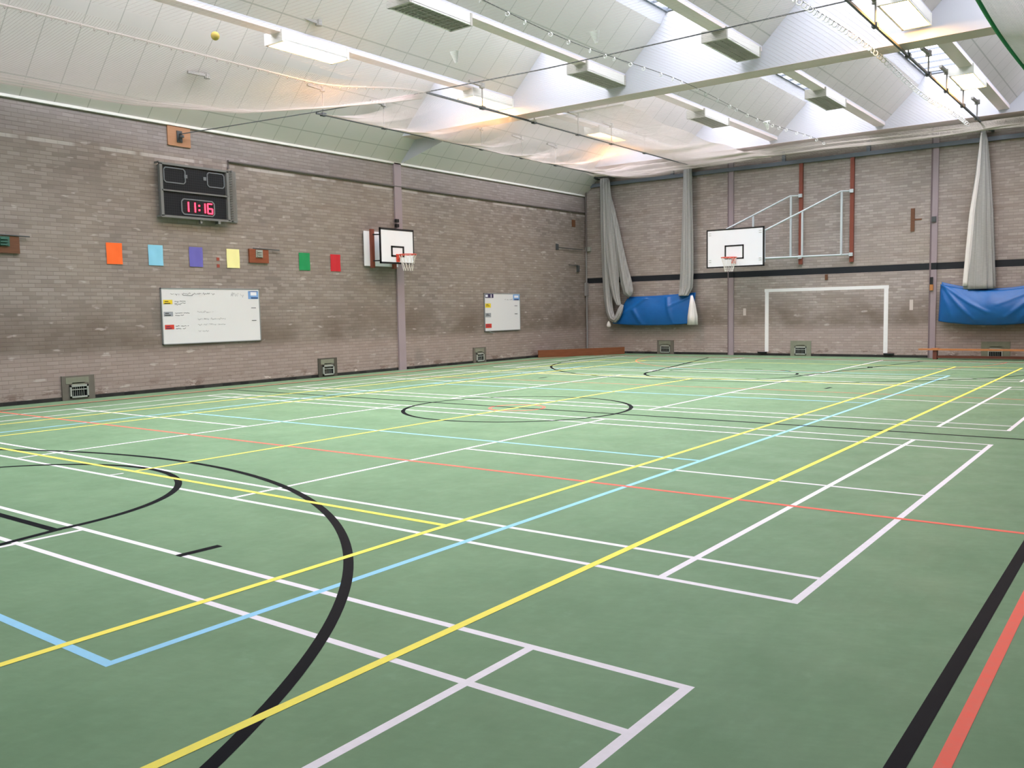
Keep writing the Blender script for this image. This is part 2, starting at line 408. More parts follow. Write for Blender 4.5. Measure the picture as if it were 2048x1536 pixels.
for x, y in ((-3.5, -1.24), (-9.86, -1.24), (-9.84, 11.74), (-3.5, 11.76)): w.seg(x, y, x + .01, y + .24)
for sgn in (-1, 1): w.seg(MX + sgn * 2.42, 17.55, MX + sgn * 2.36, 17.8, .12); w.seg(MX + sgn * 1.84, 14.72, MX + sgn * 1.88, 14.95, .1)
obj('basketball_lines', w.b, 'l_black', fl, label='black basketball court lines with circles and keys')
w = Lines(0.0018, 0.05)
w.rect(-12.15, -5.26, -1.205, 18.52)
for x in (-10.79, -2.575): w.seg(x, -5.26, x, 18.52)
for y in (.255, 13.01): w.seg(-10.79, y, -2.575, y)
w.seg(MX, .255, MX, 13.01)
obj('tennis_lines', w.b, 'l_yellow', fl, label='yellow tennis court lines')

# ------------------------------------------------------------------ walls
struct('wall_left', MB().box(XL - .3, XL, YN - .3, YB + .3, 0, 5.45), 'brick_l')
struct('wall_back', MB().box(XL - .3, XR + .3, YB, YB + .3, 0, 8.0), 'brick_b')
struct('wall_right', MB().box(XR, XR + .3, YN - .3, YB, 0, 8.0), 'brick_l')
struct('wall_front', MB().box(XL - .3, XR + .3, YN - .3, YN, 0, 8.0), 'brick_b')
struct('trim_1', MB().box(XL, XL + .05, YN, YB, 5.42, 5.47), 'lamp_body')
def pillar(n, face, a0, a1, z1, e):
    if face == 'L': b = MB().box(XL, XL + .05, a0, a1, 0, z1); d = None
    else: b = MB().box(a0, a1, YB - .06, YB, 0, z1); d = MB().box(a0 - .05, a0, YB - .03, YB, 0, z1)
    p = struct('column_%d' % n, b, 'pillar' if face == 'L' else 'pillar_b')
    if d: obj('shade_strip', d, 'pillar_shadow', p)  # raised darker strip left of the pillar, shade put into its colour
pillar(1, 'L', 12.54, 12.80, 5.45, .035)
pillar(2, 'B', -9.70, -9.55, 6.3, .05)
pillar(3, 'B', -3.85, -3.71, 6.3, .05)

# ------------------------------------------------------------------ roof: sloping boards, beams, rooflights
# boards from, gable at, beam far side, beam soffit height, rooflights?
segs = [(-8.7, -1.4, -1.4, TZ, False), (-1.4, 12.33, 12.83, 6.02, True), (12.83, 21.30, 22.0, 6.26, True)]
TOPZ, LIP = 7.29, .12
bays = []
for i in range(len(TR) + 1):
    xl = XL if i == 0 else TR[i - 1] + .13
    xr = TR[i] - .13 if i < len(TR) else XR
    if xr - xl > .5: bays.append((xl, xr, 5.45 if i == 0 else TZ, i < 5))
cb = MB(); gb = MB(); bb = MB(); wn = 0
portals = []; holes = []
for (ya, yg, yb1, zs, glazed) in segs:
    for (xl, xr, z0, gl) in bays:
        xt = xl + (TOPZ - z0); xg = xt + LIP
        ye = yb1 if z0 < TZ else yg
        cb.quad((xl, ya, z0), (xl, ye, z0), (xt, ye, TOPZ), (xt, ya, TOPZ))              # sloping boards
        gb.quad((xt, ya, TOPZ), (xt, yg, TOPZ), (xg, yg, GT), (xg, ya, GT))              # lip of the rooflight
        gb.quad((xr, ya, TZ), (xr, ya, GT), (xr, yg, GT), (xr, yg, TZ))                  # reveal above the trunking
        if zs != TZ: gb.poly([(xl + TZ - z0, yg, TZ), (xr, yg, TZ), (xr, yg, GT), (xg, yg, GT), (xt, yg, TOPZ)])  # gable towards the camera
        if ya != -1.4: gb.poly([(xl, ya, z0), (xt, ya, TOPZ), (xg, ya, GT), (xr, ya, GT), (xr, ya, TZ)])
        if not (glazed and gl):  # unseen bays closed over, shaped to darken the floor towards the camera
            gb.quad((xg, ya, GT), (xr, ya, GT), (xr, yg, GT), (xg, yg, GT)); continue
        wn += 1; holes.append((xg, xr, ya, yg))
        wf = MB()
        for xx in (xg, xr - .05): wf.box(xx, xx + .05, ya, yg, GT, GT + .08)
        n = max(2, round((yg - ya) / .62))
        for k in range(n + 1):
            yy = ya + (yg - ya) * k / n; wf.box(xg, xr, yy - .014, yy + .014, GT + .02, GT + .062)
        wo = struct('window_%d' % wn, wf, 'steel')
        obj('pane', MB().box(xg + .01, xr - .01, ya + .01, yg - .01, GT + .062, GT + .07), 'glass', wo)
        portals.append(((xg + xr) / 2, (ya + yg) / 2, xr - xg, yg - ya))
    for t in TR: gb.box(t - .13, t + .13, ya, yg, TZ - .03, GT)                          # boxed ribs the trunkings hang under
    # deep white beam: near face below the gable, soffit, far face
    if zs == TZ: continue
    gb.quad((XL, yg, TZ), (XL, yg, zs), (XR, yg, zs), (XR, yg, TZ))
    bb.box(XL, XR, yg, yb1, zs - .004, zs)
    if yb1 < 21.9: gb.quad((XL, yb1, zs), (XL, yb1, GT), (XR, yb1, GT), (XR, yb1, zs))
struct('ceiling', cb, 'ceil')
struct('ceiling_gables', gb, 'gable')
struct('beam', bb, 'beam')
# outer roof deck that keeps the sky out everywhere but the rooflights
rd = MB(); zr0, zr1 = GT + .09, GT + .15
hy = sorted({(h[2], h[3]) for h in holes}); prev = YN - .3
for (ya, yg) in hy:
    rd.box(XL - .3, XR + .3, prev, ya, zr0, zr1); xp = XL - .3
    for h in sorted(h for h in holes if h[2] == ya): rd.box(xp, h[0], ya, yg, zr0, zr1); xp = h[1]
    rd.box(xp, XR + .3, ya, yg, zr0, zr1); prev = yg
rd.box(XL - .3, XR + .3, prev, YB + .3, zr0, zr1)
rd.box(XL - .3, XL, YN, YB, 5.45, zr0)
struct('roof', rd, 'gable')
for (px, py, sx, sy) in portals:
    l = bpy.data.lights.new('skylight_portal', 'AREA'); l.shape = 'RECTANGLE'; l.size = sx; l.size_y = sy; l.cycles.is_portal = True
    o = bpy.data.objects.new('skylight_portal', l); o.location = (px, py, GT + .10); C.objects.link(o)

# ------------------------------------------------------------------ lighting trunkings and lamps
tn = ['nearest the left wall', 'second from the left wall', 'third from the left wall', 'fourth from the left wall']
LZ = 6.22
def lamp(x, y0, y1, lit, label):
    t = thing('ceiling_light', label, 'ceiling light', (x - .08, (y0 + y1) / 2, LZ), 'box lights along the trunkings')
    a, b = x - .31, x + .15
    h = MB().box(a, b, y0, y1, LZ + .012, 6.40)
    h.box(a, a + .035, y0, y1, LZ - .02, LZ + .02); h.box(b - .02, b, y0, y1, LZ - .01, LZ + .02)
    obj('housing', h, 'lamp_body', t)
    for yy in (y0, y1 - .03): obj('end_cap', MB().box(a - .01, b + .01, yy - .01, yy + .04, LZ - .02, 6.40), 'louvre' if not lit else 'lamp_body', t)
    if lit: obj('diffuser', MB().box(a + .035, b - .02, y0 + .04, y1 - .04, LZ - .012, LZ + .014), 'lamp_on', t, label='glowing warm white diffuser')
    else:
        lv = MB().box(a + .035, b - .02, y0 + .04, y1 - .04, LZ + .006, LZ + .013)
        n = 18
        for k in range(n): lv.box(a + .035, b - .02, y0 + .05 + (y1 - y0 - .1) * k / n, y0 + .058 + (y1 - y0 - .1) * k / n, LZ - .02, LZ + .01)
        for xx in (a + .17, a + .30): lv.box(xx, xx + .008, y0 + .04, y1 - .04, LZ - .02, LZ + .01)
        obj('louvre', lv, 'louvre', t, label='dull grey unlit louvre')
for i in range(4):
    x = TR[i]
    o = solo('lighting_trunking', MB().box(x - .13, x + .13, -8.7, 12.32, 6.352, 6.42), 'trunk',
             'long white lighting trunking before the cross beam, ' + tn[i], 'trunking', 'lighting trunkings')
    o = solo('lighting_trunking', MB().box(x - .13, x + .13, 12.84, 21.29, 6.352, 6.42), 'trunk',
             'white lighting trunking beyond the cross beam, ' + tn[i], 'trunking', 'lighting trunkings')
lamp(TR[0], 5.72, 7.24, True, 'lit strip light nearest the camera on the trunking nearest the left wall')
lamp(TR[0], 10.86, 12.34, True, 'lit strip light just before the cross beam, close to the left wall')
lamp(TR[0], 16.15, 17.68, True, 'lit strip light beyond the cross beam, half veiled by netting near the left wall')
lamp(TR[1], 5.74, 7.22, False, 'unlit box light at the top edge, on the second trunking from the left wall')
lamp(TR[1], 10.78, 12.30, False, 'unlit box light just before the cross beam on the second trunking')
lamp(TR[1], 16.22, 17.72, False, 'unlit box light beyond the cross beam on the second trunking')
lamp(TR[2], 10.60, 12.18, False, 'unlit box light just before the cross beam on the third trunking')
lamp(TR[2], 16.10, 17.64, False, 'unlit box light beyond the cross beam on the third trunking')
lamp(TR[3], 10.62, 12.22, True, 'large bright lit box light before the cross beam at the upper right')
lamp(TR[3], 16.16, 17.68, True, 'lit box light beyond the cross beam at the far upper right')

# ------------------------------------------------------------------ left wall: papers
for (y0, y1, m, cname, side) in ((4.63, 4.95, 'p_orange', 'orange', 'leftmost of the coloured sheets'), (5.50, 5.82, 'p_sky', 'light blue', 'right of the orange sheet'),
                                 (6.42, 6.74, 'p_violet', 'violet blue', 'under the scoreboard'), (7.33, 7.66, 'p_cream', 'pale yellow', 'left of the small wooden board'),
                                 (9.31, 9.64, 'p_green', 'green', 'right of the small wooden board'), (10.28, 10.60, 'p_red', 'red', 'nearest the side basketball hoop')):
    def P(u, v, y0=y0, y1=y1): return (XL + .012 + .004 * math.sin(v * 7 + y0) * math.sin(u * 4 + 1) + .002 * math.sin(u * 9), y0 + (y1 - y0) * u, 2.57 + .41 * v)
    g = MB().grid(P, 10, 14)
    g.box(XL, XL + .004, y0 + .02, y1 - .02, 2.59, 2.96)
    solo('paper_sheet', g, m, '%s paper sheet stuck on the brick wall, %s' % (cname, side), 'paper', 'coloured sheets in a row on the left wall')
for z, l in ((2.715, 'upper'), (2.57, 'lower')):
    solo('tape_mark', MB().box(XL, XL + .006, 7.08, 7.15, z, z + .07), 'tape', 'tiny red mark on the bricks left of the yellow sheet, %s of two' % l, 'mark', 'red marks beside the yellow sheet')

# scoreboard ---------------------------------------------------------
sx = XL + .15
t = thing('scoreboard', 'black electronic scoreboard in a grey guard frame showing 11:16 in red', 'scoreboard', (XL + .12, 6.5, 3.52))
obj('case', MB().box(XL, sx - .03, 5.74, 7.26, 3.57, 4.59), 'cage', t)
obj('display_panel', MB().box(sx - .03, sx - .018, 5.76, 7.23, 3.585, 4.57), 'panel', t)
cg = MB()
for z in (3.55, 4.60): cg.box(sx - .03, sx + .012, 5.69, 7.33, z - .022, z + .022)
for y in (5.72, 7.28): cg.box(sx - .03, sx + .012, y - .03, y + .03, 3.55, 4.60)
cg.box(sx - .018, sx + .012, 5.72, 7.28, 4.055, 4.085)
for y in (5.69, 7.40):
    for z in (3.55, 4.62): cg.box(XL, sx + .01, y - .015, y + .015, z - .015, z + .015)
cg.box(XL, XL + .03, 7.36, 7.58, 3.54, 4.64)
obj('guard_frame', cg, 'cage', t)
ms = MB(); n = 20
for k in range(n + 1):
    z = 3.56 + 1.05 * k / n; ms.bar((XL + .01, 7.40, z), (sx, 7.40, z), .008, .008)
for k in range(7):
    x = XL + .02 + .22 * k / 6; ms.bar((x, 7.40, 3.56), (x, 7.40, 4.61), .008, .008)
obj('guard_mesh', ms, 'mesh', t)
def outline(y0, y1, z0, z1, c, wd):
    b = MB(); x = sx - .012
    pts = [(y0 + c, z0), (y1 - c, z0), (y1, z0 + c), (y1, z1 - c), (y1 - c, z1), (y0 + c, z1), (y0, z1 - c), (y0, z0 + c)]
    for k in range(8):
        a, e = pts[k], pts[(k + 1) % 8]; b.bar((x, a[0], a[1]), (x, e[0], e[1]), .01, wd, up=(1, 0, 0)) if False else b.bar((x, a[0], a[1]), (x, e[0], e[1]), wd, .012, up=(1, 0, 0))
    return b
obj('score_window', outline(5.79, 6.27, 4.235, 4.53, .04, .022), 'outline', t)
obj('score_window', outline(6.79, 7.20, 4.235, 4.53, .04, .022), 'outline', t)
obj('clock_window', outline(6.16, 6.93, 3.62, 3.93, .05, .024), 'outline', t)
for y in (6.285, 6.73): obj('indicator', MB().box(sx - .016, sx - .006, y - .035, y + .035, 4.355, 4.425), 'outline', t)
SEG = {'1': 'bc', '6': 'acdefg'}
def digit(y, ch, hgt=.20, wd=.11):
    z = 3.675; b = MB(); q = .014; x0, x1 = sx - .014, sx - .004; hz = hgt / 2
    R = {'a': (y, y + wd, z + hgt - q, z + hgt + q), 'd': (y, y + wd, z - q, z + q), 'g': (y, y + wd, z + hz - q, z + hz + q),
         'b': (y + wd - q, y + wd + q, z + hz, z + hgt), 'c': (y + wd - q, y + wd + q, z, z + hz), 'f': (y - q, y + q, z + hz, z + hgt), 'e': (y - q, y + q, z, z + hz)}
    for s in SEG[ch]: b.box(x0, x1, *R[s])
    obj('digit', b, 'led', t)
for y, ch in ((6.205, '1'), (6.36, '1'), (6.595, '1'), (6.77, '6')): digit(y, ch)
for z in (3.71, 3.80): obj('colon_dot', MB().box(sx - .014, sx - .004, 6.55, 6.585, z, z + .035), 'led', t)
obj('cable_gland', MB().box(XL + .08, XL + .14, 6.58, 6.63, 3.45, 3.54), 'cage', t)
obj('cable_gland', MB().box(XL + .05, XL + .16, 7.0, 7.06, 3.47, 3.53), 'cage', t)

t.location.y += .06; t.location.z += .012
# pulley board -------------------------------------------------------
t = thing('pulley_board', 'square plywood board with a pulley bracket high on the wall above the scoreboard', 'board', (XL + .02, 6.31, 5.02))
obj('board', MB().box(XL, XL + .03, 6.05, 6.57, 5.02, 5.415), 'ply', t)
pb = MB().box(XL + .03, XL + .05, 6.25, 6.37, 5.10, 5.33)
pb.tube([(XL + .05, 6.31, 5.26), (XL + .14, 6.31, 5.26)], .015); pb.lathe((XL + .12, 6.31, 5.18), [(.0, 0), (.05, .01), (.05, .05), (0, .06)], 12)
pb.box(XL + .03, XL + .10, 6.29, 6.33, 5.12, 5.17)
obj('bracket', pb, 'rail', t)

# anchor boards ------------------------------------------------------
for (y0, y1, m, lab, rod) in ((2.50, 3.02, 'brown_board', 'dark brown board with a green catch and rod at the left edge of the picture', 3.20),
                              (7.90, 8.42, 'red_board', 'red-brown wooden board with a steel catch between the yellow and green sheets', 8.72)):
    t = thing('anchor_board', lab, 'board', (XL + .02, (y0 + y1) / 2, 2.70), 'anchor boards on the left wall')
    obj('board', MB().box(XL, XL + .045, y0, y1, 2.70, 3.005), m, t)
    yc = (y0 + y1) / 2
    g = MB().box(XL + .045, XL + .06, yc - .09, yc + .09, 2.82, 2.99)
    for k in range(3): g.box(XL + .06, XL + .085, yc - .07, yc + .06, 2.835 + .05 * k, 2.86 + .05 * k)
    obj('catch', g, 'teal' if y0 < 4 else 'grille', t)
    obj('rod', MB().tube([(XL + .05, y0 + .1, 3.02), (XL + .05, rod, 3.005)], .012), 'rail', t)

# whiteboards --------------------------------------------------------
def scribble(b, x, y0, y1, z, amp, seed, th=.006):
    r = random.Random(seed); y = y0
    while y < y1:
        L = min(r.uniform(.06, .2), y1 - y); n = max(3, int(L / .012)); pts = []
        for k in range(n + 1): pts.append((x, y + L * k / n, z + amp * (r.random() - .5) * (1.6 if k % 2 else .8)))
        for k in range(n): b.bar(pts[k], pts[k + 1], th, .002, up=(1, 0, 0))
        y += L + r.uniform(.02, .05)
def whiteboard(label, y0, y1, z0, z1, big):
    x = XL + .03; H = z1 - z0; Wd = y1 - y0
    t = thing('whiteboard', label, 'whiteboard', (XL + .015, (y0 + y1) / 2, z0), 'whiteboards on the left wall')
    fx = MB()
    for z in (z0, z1 - .018): fx.box(XL, x + .008, y0, y1, z, z + .018)
    for y in (y0, y1 - .018): fx.box(XL, x + .008, y, y + .018, z0, z1)
    obj('frame', fx, 'alu', t)
    obj('writing_surface', MB().box(XL, x, y0 + .015, y1 - .015, z0 + .015, z1 - .015), 'wb', t)
    def card(name, u0, u1, v0, v1, m, lab):
        c = obj(name, MB().box(x, x + .004, y0 + Wd * u0, y0 + Wd * u1, z1 - H * v1, z1 - H * v0), m, t, label=lab); return c
    def strip(p, u0, u1, v0, v1, m): obj('print', MB().box(x + .004, x + .007, y0 + Wd * u0, y0 + Wd * u1, z1 - H * v1, z1 - H * v0), m, p)
    if big:
        cs = (('c_yellow', .02, .105, .21, .285, 'yellow label card'), ('c_grey', .02, .105, .42, .50, 'grey label card'), ('c_red', .025, .11, .65, .73, 'red label card'))
    else:
        cs = (('c_yellow', .02, .17, .27, .38, 'yellow label card'), ('c_grey', .02, .17, .52, .63, 'grey label card'), ('c_red', .02, .18, .80, .91, 'red label card'))
    for m, u0, u1, v0, v1, lab in cs:
        p = card('label_card', u0, u1, v0, v1, m, lab)
        dk = 'c_black' if m != 'c_red' else 'c_purple'
        d = (u1 - u0); strip(p, u0 + .15 * d, u0 + .55 * d, v0 + .022, v0 + .034, dk); strip(p, u0 + .1 * d, u0 + .75 * d, v0 + .055, v0 + .068, dk)
    if big:
        p = card('poster', .875, .985, .045, .195, 'c_blue', 'blue poster in the top corner')
        strip(p, .90, .965, .065, .13, 'c_white'); strip(p, .905, .98, .165, .185, 'c_navy'); strip(p, .885, .98, .05, .058, 'c_navy')
    else:
        p = card('poster', .80, .985, .03, .185, 'c_blue', 'pale blue poster in the top corner')
        strip(p, .83, .95, .06, .12, 'c_white'); strip(p, .83, .96, .155, .18, 'c_navy')
        p = card('poster', .02, .245, .02, .125, 'c_purple', 'dark purple poster in the top corner'); strip(p, .03, .09, .04, .10, 'c_white'); strip(p, .17, .19, .03, .115, 'c_white')
    wr = MB(); wd = MB(); q = x + .002
    if big:
        scribble(wd, q, y0 + .09 * Wd, y0 + .17 * Wd, z1 - .11 * H, .03, 1, .004); scribble(wd, q, y0 + .2 * Wd, y0 + .52 * Wd, z1 - .105 * H, .035, 2, .005)
        wd.bar((q, y0 + .21 * Wd, z1 - .13 * H), (q, y0 + .30 * Wd, z1 - .135 * H), .008, .002, up=(1, 0, 0))
        for v, u1, s in ((.235, .23, 3), (.27, .24, 4), (.295, .2, 5), (.445, .27, 6), (.485, .22, 7), (.675, .25, 8), (.72, .22, 9)): scribble(wd, q, y0 + .125 * Wd, y0 + u1 * Wd, z1 - v * H, .014, s, .006)
        for v, u1, s in ((.43, .50, 11), (.56, .62, 12), (.66, .62, 13), (.78, .46, 14)): scribble(wr, q, y0 + .34 * Wd, y0 + u1 * Wd, z1 - v * H, .03, s, .004)
        scribble(wr, q, y0 + .69 * Wd, y0 + .83 * Wd, z1 - .12 * H, .08, 15, .003)
        for v in (.36, .60): wd.box(x, q + .002, y0 + .905 * Wd, y0 + .955 * Wd, z1 - (v + .012) * H, z1 - v * H)
    else:
        scribble(wr, q, y0 + .55 * Wd, y0 + .78 * Wd, z1 - .165 * H, .03, 21)
        for v in (.33, .55): wd.box(x, q + .002, y0 + .84 * Wd, y0 + .92 * Wd, z1 - (v + .014) * H, z1 - v * H)
    obj('faint_writing', wr, 'ink', t); obj('dark_writing', wd, 'ink_dark', t)
    if not big: obj('pen_hook', MB().tube([(x, y0 + .2, z0), (x + .03, y0 + .3, z0 - .05), (x + .03, y0 + .42, z0 - .06)], .012), 'alu', t)
whiteboard('large wide whiteboard with faint writing under the coloured sheets', 5.71, 8.13, .96, 2.12, True)
whiteboard('smaller squarer whiteboard on the left wall near the far corner', 16.23, 18.02, .92, 2.065, False)

# conduits -----------------------------------------------------------
solo('conduit', MB().tube([(XL + .03, 7.46, 4.70), (XL + .03, 7.46, 4.86), (XL + .03, 14.0, 4.84), (XL + .03, 21.9, 4.86)], .026, 8), 'conduit', 'long dark conduit running along the left wall from the scoreboard', 'conduit')
solo('corner_pipe', MB().tube([(XL + .06, 21.93, .1), (XL + .06, 21.93, 2.0), (XL + .06, 21.93, 3.5)], .03, 8).box(XL + .02, XL + .1, 21.85, 21.99, 2.0, 2.45), 'pipe', 'pale grey pipe standing up the corner between the two brick walls', 'pipe')
solo('corner_pipe', MB().tube([(XL + .09, 21.9, 3.5), (XL + .09, 21.9, 5.6)], .03, 8), 'conduit', 'dark pipe above the pale one in the wall corner', 'pipe')
solo('junction_box', MB().box(XL + .02, XL + .22, YB - .08, YB, 3.54, 3.68), 'grille', 'small pale junction box on the back wall at the corner', 'box')
t = thing('wall_hook', 'dark hook and rod on the left wall beside the far corner', 'hook', (XL + .03, 20.2, 3.5))
obj('plate', MB().box(XL, XL + .03, 20.12, 20.26, 3.52, 3.72), 'rail', t); obj('rod', MB().tube([(XL + .06, 20.24, 3.60), (XL + .06, 21.7, 3.585)], .014), 'rail', t)
t = thing('wall_hook', 'lower dark latch with a short rod on the left wall beside the far corner', 'hook', (XL + .03, 21.45, 2.8))
obj('plate', MB().box(XL, XL + .06, 21.38, 21.5, 2.82, 3.04), 'rail', t); obj('rod', MB().tube([(XL + .04, 20.85, 3.04), (XL + .04, 21.44, 3.04)], .012), 'rail', t)
solo('wall_plate', MB().box(XL, XL + .02, 21.12, 21.32, 4.34, 4.58), 'brown_board', 'dark brown plate high on the left wall near the far corner', 'plate')

# ------------------------------------------------------------------ basketball hoops
def rim_part(t, cx, cy, cz, r, axis):
    """rim ring, bracket and cord net; axis = direction from the board"""
    ring = [(cx + r * math.cos(a), cy + r * math.sin(a), cz) for a in (2 * PI * k / 28 for k in range(28))]
    rm = MB().tube(ring, .012, 8, True)
    bx, by = cx - axis[0] * (r + .12), cy - axis[1] * (r + .12)
    px, py = -axis[1], axis[0]
    for s in (-1, 1): rm.bar((bx + px * .05 * s, by + py * .05 * s, cz - .02), (cx - axis[0] * r * .9 + px * .11 * s, cy - axis[1] * r * .9 + py * .11 * s, cz), .02, .015)
    rm.bar((bx, by, cz - .14), (cx - axis[0] * r, cy - axis[1] * r, cz - .01), .05, .02)
    rm.bar((bx, by, cz - .17), (bx, by, cz + .03), .12, .03, up=axis + (0,))
    ro = obj('rim', rm, 'rim', t)
    nt = MB(); n = 12
    for k in range(n):
        for d in (-1, 1):
            pts = []
            for j in range(7):
                v = j / 6; a = 2 * PI * (k + d * v * 1.5) / n; rr = r * (1 - .48 * v ** .8)
                pts.append((cx + rr * math.cos(a), cy + rr * math.sin(a), cz - .01 - .40 * v))
            nt.tube(pts, .0045, 4)
    obj('cord_net', nt, 'cord', ro)
# side hoop on the left wall
bx = XL + .50
t = thing('basketball_hoop', 'small basketball hoop standing off the left wall beside the column', 'basketball hoop', (XL + .25, 12.1, 2.74), 'basketball hoops')
obj('backing_panel', MB().box(XL + .052, XL + .075, 11.36, 12.56, 2.73, 3.61), 'board_w', t, label='off-white backing panel against the wall')
for y in (11.60, 12.38): obj('post', MB().box(XL + .075, XL + .15, y - .05, y + .05, 2.68, 3.66), 'maroon', t, label='red-brown upright post')
fr = MB()
for z in (2.86, 3.52):
    for y in (11.60, 12.38): fr.bar((XL + .15, y, z), (bx - .03, y + .18 if y < 12 else y, z), .03, .03)
for y in (11.74, 12.05): fr.bar((XL + .32, y, 2.86), (XL + .32, y, 3.54), .04, .04)
obj('support_frame', fr, 'black', t)
Y0, Y1, Zb0, Zb1 = 11.50, 12.73, 2.775, 3.675
obj('backboard', MB().box(bx - .03, bx, Y0, Y1, Zb0, Zb1), 'board_w', t)
br = MB(); e = .035; x0, x1 = bx - .032, bx + .004
br.box(x0, x1, Y0, Y1, Zb1 - .05, Zb1); br.box(x0, x1, Y0, Y1, Zb0, Zb0 + .045); br.box(x0, x1, Y0, Y0 + e, Zb0, Zb1); br.box(x0, x1, Y1 - e, Y1, Zb0, Zb1)
obj('border', br, 'black', t)
sq = MB(); a0, a1, c0, c1 = 11.88, 12.36, 2.955, 3.235
sq.box(bx, bx + .004, a0, a1, c1 - .045, c1); sq.box(bx, bx + .004, a0, a1, c0, c0 + .045); sq.box(bx, bx + .004, a0, a0 + .06, c0, c1); sq.box(bx, bx + .004, a1 - .06, a1, c0, c1)
obj('target_square', sq, 'black', t)
rim_part(t, bx + .35, 12.12, 3.0, .225, (1.0, 0.0))
for z in (3.77, 3.90): solo('column_clip', MB().box(XL + .05, XL + .12, 12.50, 12.60, z, z + .08), 'black', 'small black clip on the column above the side hoop, %s of two' % ('lower' if z < 3.8 else 'upper'), 'clip', 'clips on the column')
# main hoop on the swing frame, back wall
t = thing('basketball_hoop', 'large basketball hoop swung aside on pale steel frames at the back wall', 'basketball hoop', (-7.6, 21.4, 2.7), 'basketball hoops')
P1, P2 = Vector((-7.44, 21.90, 0)), Vector((-5.97, 21.90, 0)); D = Vector((-2.18, -1.15, 0))
for p in (P1, P2): obj('wall_post', MB().box(p.x - .052, p.x + .052, YB - .09, YB, 2.74, 5.70), 'maroon', t, label='tall red-brown wall post')
for p in (P1, P2):
    q = lambda s, z: tuple(p + D * s + Vector((0, 0, z)))
    f = MB().tube([q(.02, 4.755), q(.12, 4.755), q(.55, 4.23), q(.98, 3.71)], .026, 8)
    f.tube([q(.02, 2.955), q(.98, 2.91)], .026, 8)
    f.bar(q(.11, 2.95), q(.11, 4.74), .055, .05); f.bar(q(.55, 2.94), q(.55, 4.22), .05, .045)
    f.bar(q(.98, 2.80), q(.98, 3.75), .05, .05)
    for z in (2.955, 4.755): f.box(p.x - .05, p.x + .05, p.y - .05, p.y + .05, z - .05, z + .05)
    obj('swing_frame', f, 'frame', t)
by = 20.72
obj('backboard', MB().box(-9.89, -8.10, by, by + .03, 2.69, 3.84), 'board_w', t)
br = MB(); y0, y1 = by - .004, by + .034
br.box(-9.89, -8.10, y0, y1, 3.80, 3.84); br.box(-9.89, -8.10, y0, y1, 2.69, 2.73); br.box(-9.89, -9.85, y0, y1, 2.69, 3.84); br.box(-8.135, -8.09, y0, y1, 2.69, 3.84)
obj('border', br, 'black', t)
sq = MB(); a0, a1, c0, c1 = -9.31, -8.71, 2.93, 3.35
sq.box(a0, a1, by - .005, by, c1 - .045, c1); sq.box(a0, a1, by - .005, by, c0, c0 + .04); sq.box(a0, a0 + .045, by - .005, by, c0, c1); sq.box(a1 - .045, a1, by - .005, by, c0, c1)
obj('target_square', sq, 'black', t)
for x in (-9.78, -8.21):
    for z in (2.86, 2.92, 3.66, 3.72): obj('bolt_plate', MB().box(x - .04, x + .04, by - .006, by, z, z + .012), 'grille', t)
hx = MB()
for z in (2.91, 3.71): hx.bar(tuple(P1 + D * .98 + Vector((0, 0, z))), tuple(P2 + D * .98 + Vector((0, 0, z))), .05, .05)
hx.bar((-9.0, by + .06, 2.75), (-9.0, by + .06, 3.78), .06, .05)
obj('board_carrier', hx, 'frame', t)
rim_part(t, -9.02, by - .36, 2.965, .225, (0.0, -1.0))

# ------------------------------------------------------------------ back wall fittings
t = thing('wall_rail', 'blue-grey steel rail running along the top of the back wall', 'rail', ((XL + XR) / 2, YB - .05, 5.70))
obj('rail', MB().box(XL + .05, XR - .05, YB - .10, YB - .02, 5.705, 5.815), 'steel', t)
for x in (-11.64, -7.97, -5.54, -1.2, 1.4): obj('stub', MB().box(x - .05, x + .05, YB - .08, YB, 5.815, 6.1), 'steel', t)
g = MB()
g.box(-8.56, -4.95, YB - .004, YB, 1.945, 2.04)
for x in (-8.545, -5.075): g.box(x - .0, x + .115, YB - .004, YB, .12, 1.95)
solo('painted_goal', g, 'goal', 'white goal frame painted on the brick back wall below the black stripe', 'goal')
for x, l in ((-8.62, 'left'), (-4.92, 'right')):
    solo('floor_bracket', MB().box(x - .14, x + .14, YB - .05, YB, .075, .115), 'black', 'black bracket on the bricks at the foot of the painted goal, %s post' % l, 'bracket', 'goal foot brackets')
solo('wooden_strip', MB().box(-4.40, -4.30, YB - .03, YB, 3.50, 4.13).box(-4.30, -4.12, YB - .015, YB, 3.8, 3.84), 'brown_board', 'brown upright wooden strip on the back wall left of the right column', 'strip')
solo('wall_stub', MB().box(-6.73, -6.65, YB - .03, YB, 2.25, 2.41), 'brown_board', 'small brown block just under the black stripe on the back wall', 'block')
for x, z0, z1, l in ((-9.2, 1.24, 1.46, 'left of the painted goal'), (-4.35, 1.33, 1.62, 'right of the painted goal')):
    solo('paint_patch', MB().box(x - .045, x + .045, YB - .004, YB, z0, z1), 'patch', 'pale paint patch on the back wall bricks ' + l, 'patch', 'pale paint patches')
t = thing('rope_cleat', 'orange and black fitting on the right column above the blue bundle', 'fitting', (-3.83, YB - .08, 1.85))
obj('body', MB().box(-3.86, -3.78, YB - .13, YB - .06, 1.86, 2.02), 'orange_box', t); obj('clamp', MB().box(-3.86, -3.79, YB - .12, YB - .06, 2.02, 2.22), 'black', t)
solo('column_box', MB().box(-3.85, -3.74, YB - .12, YB - .06, 3.72, 3.86), 'rail', 'small dark box high on the right column', 'box')

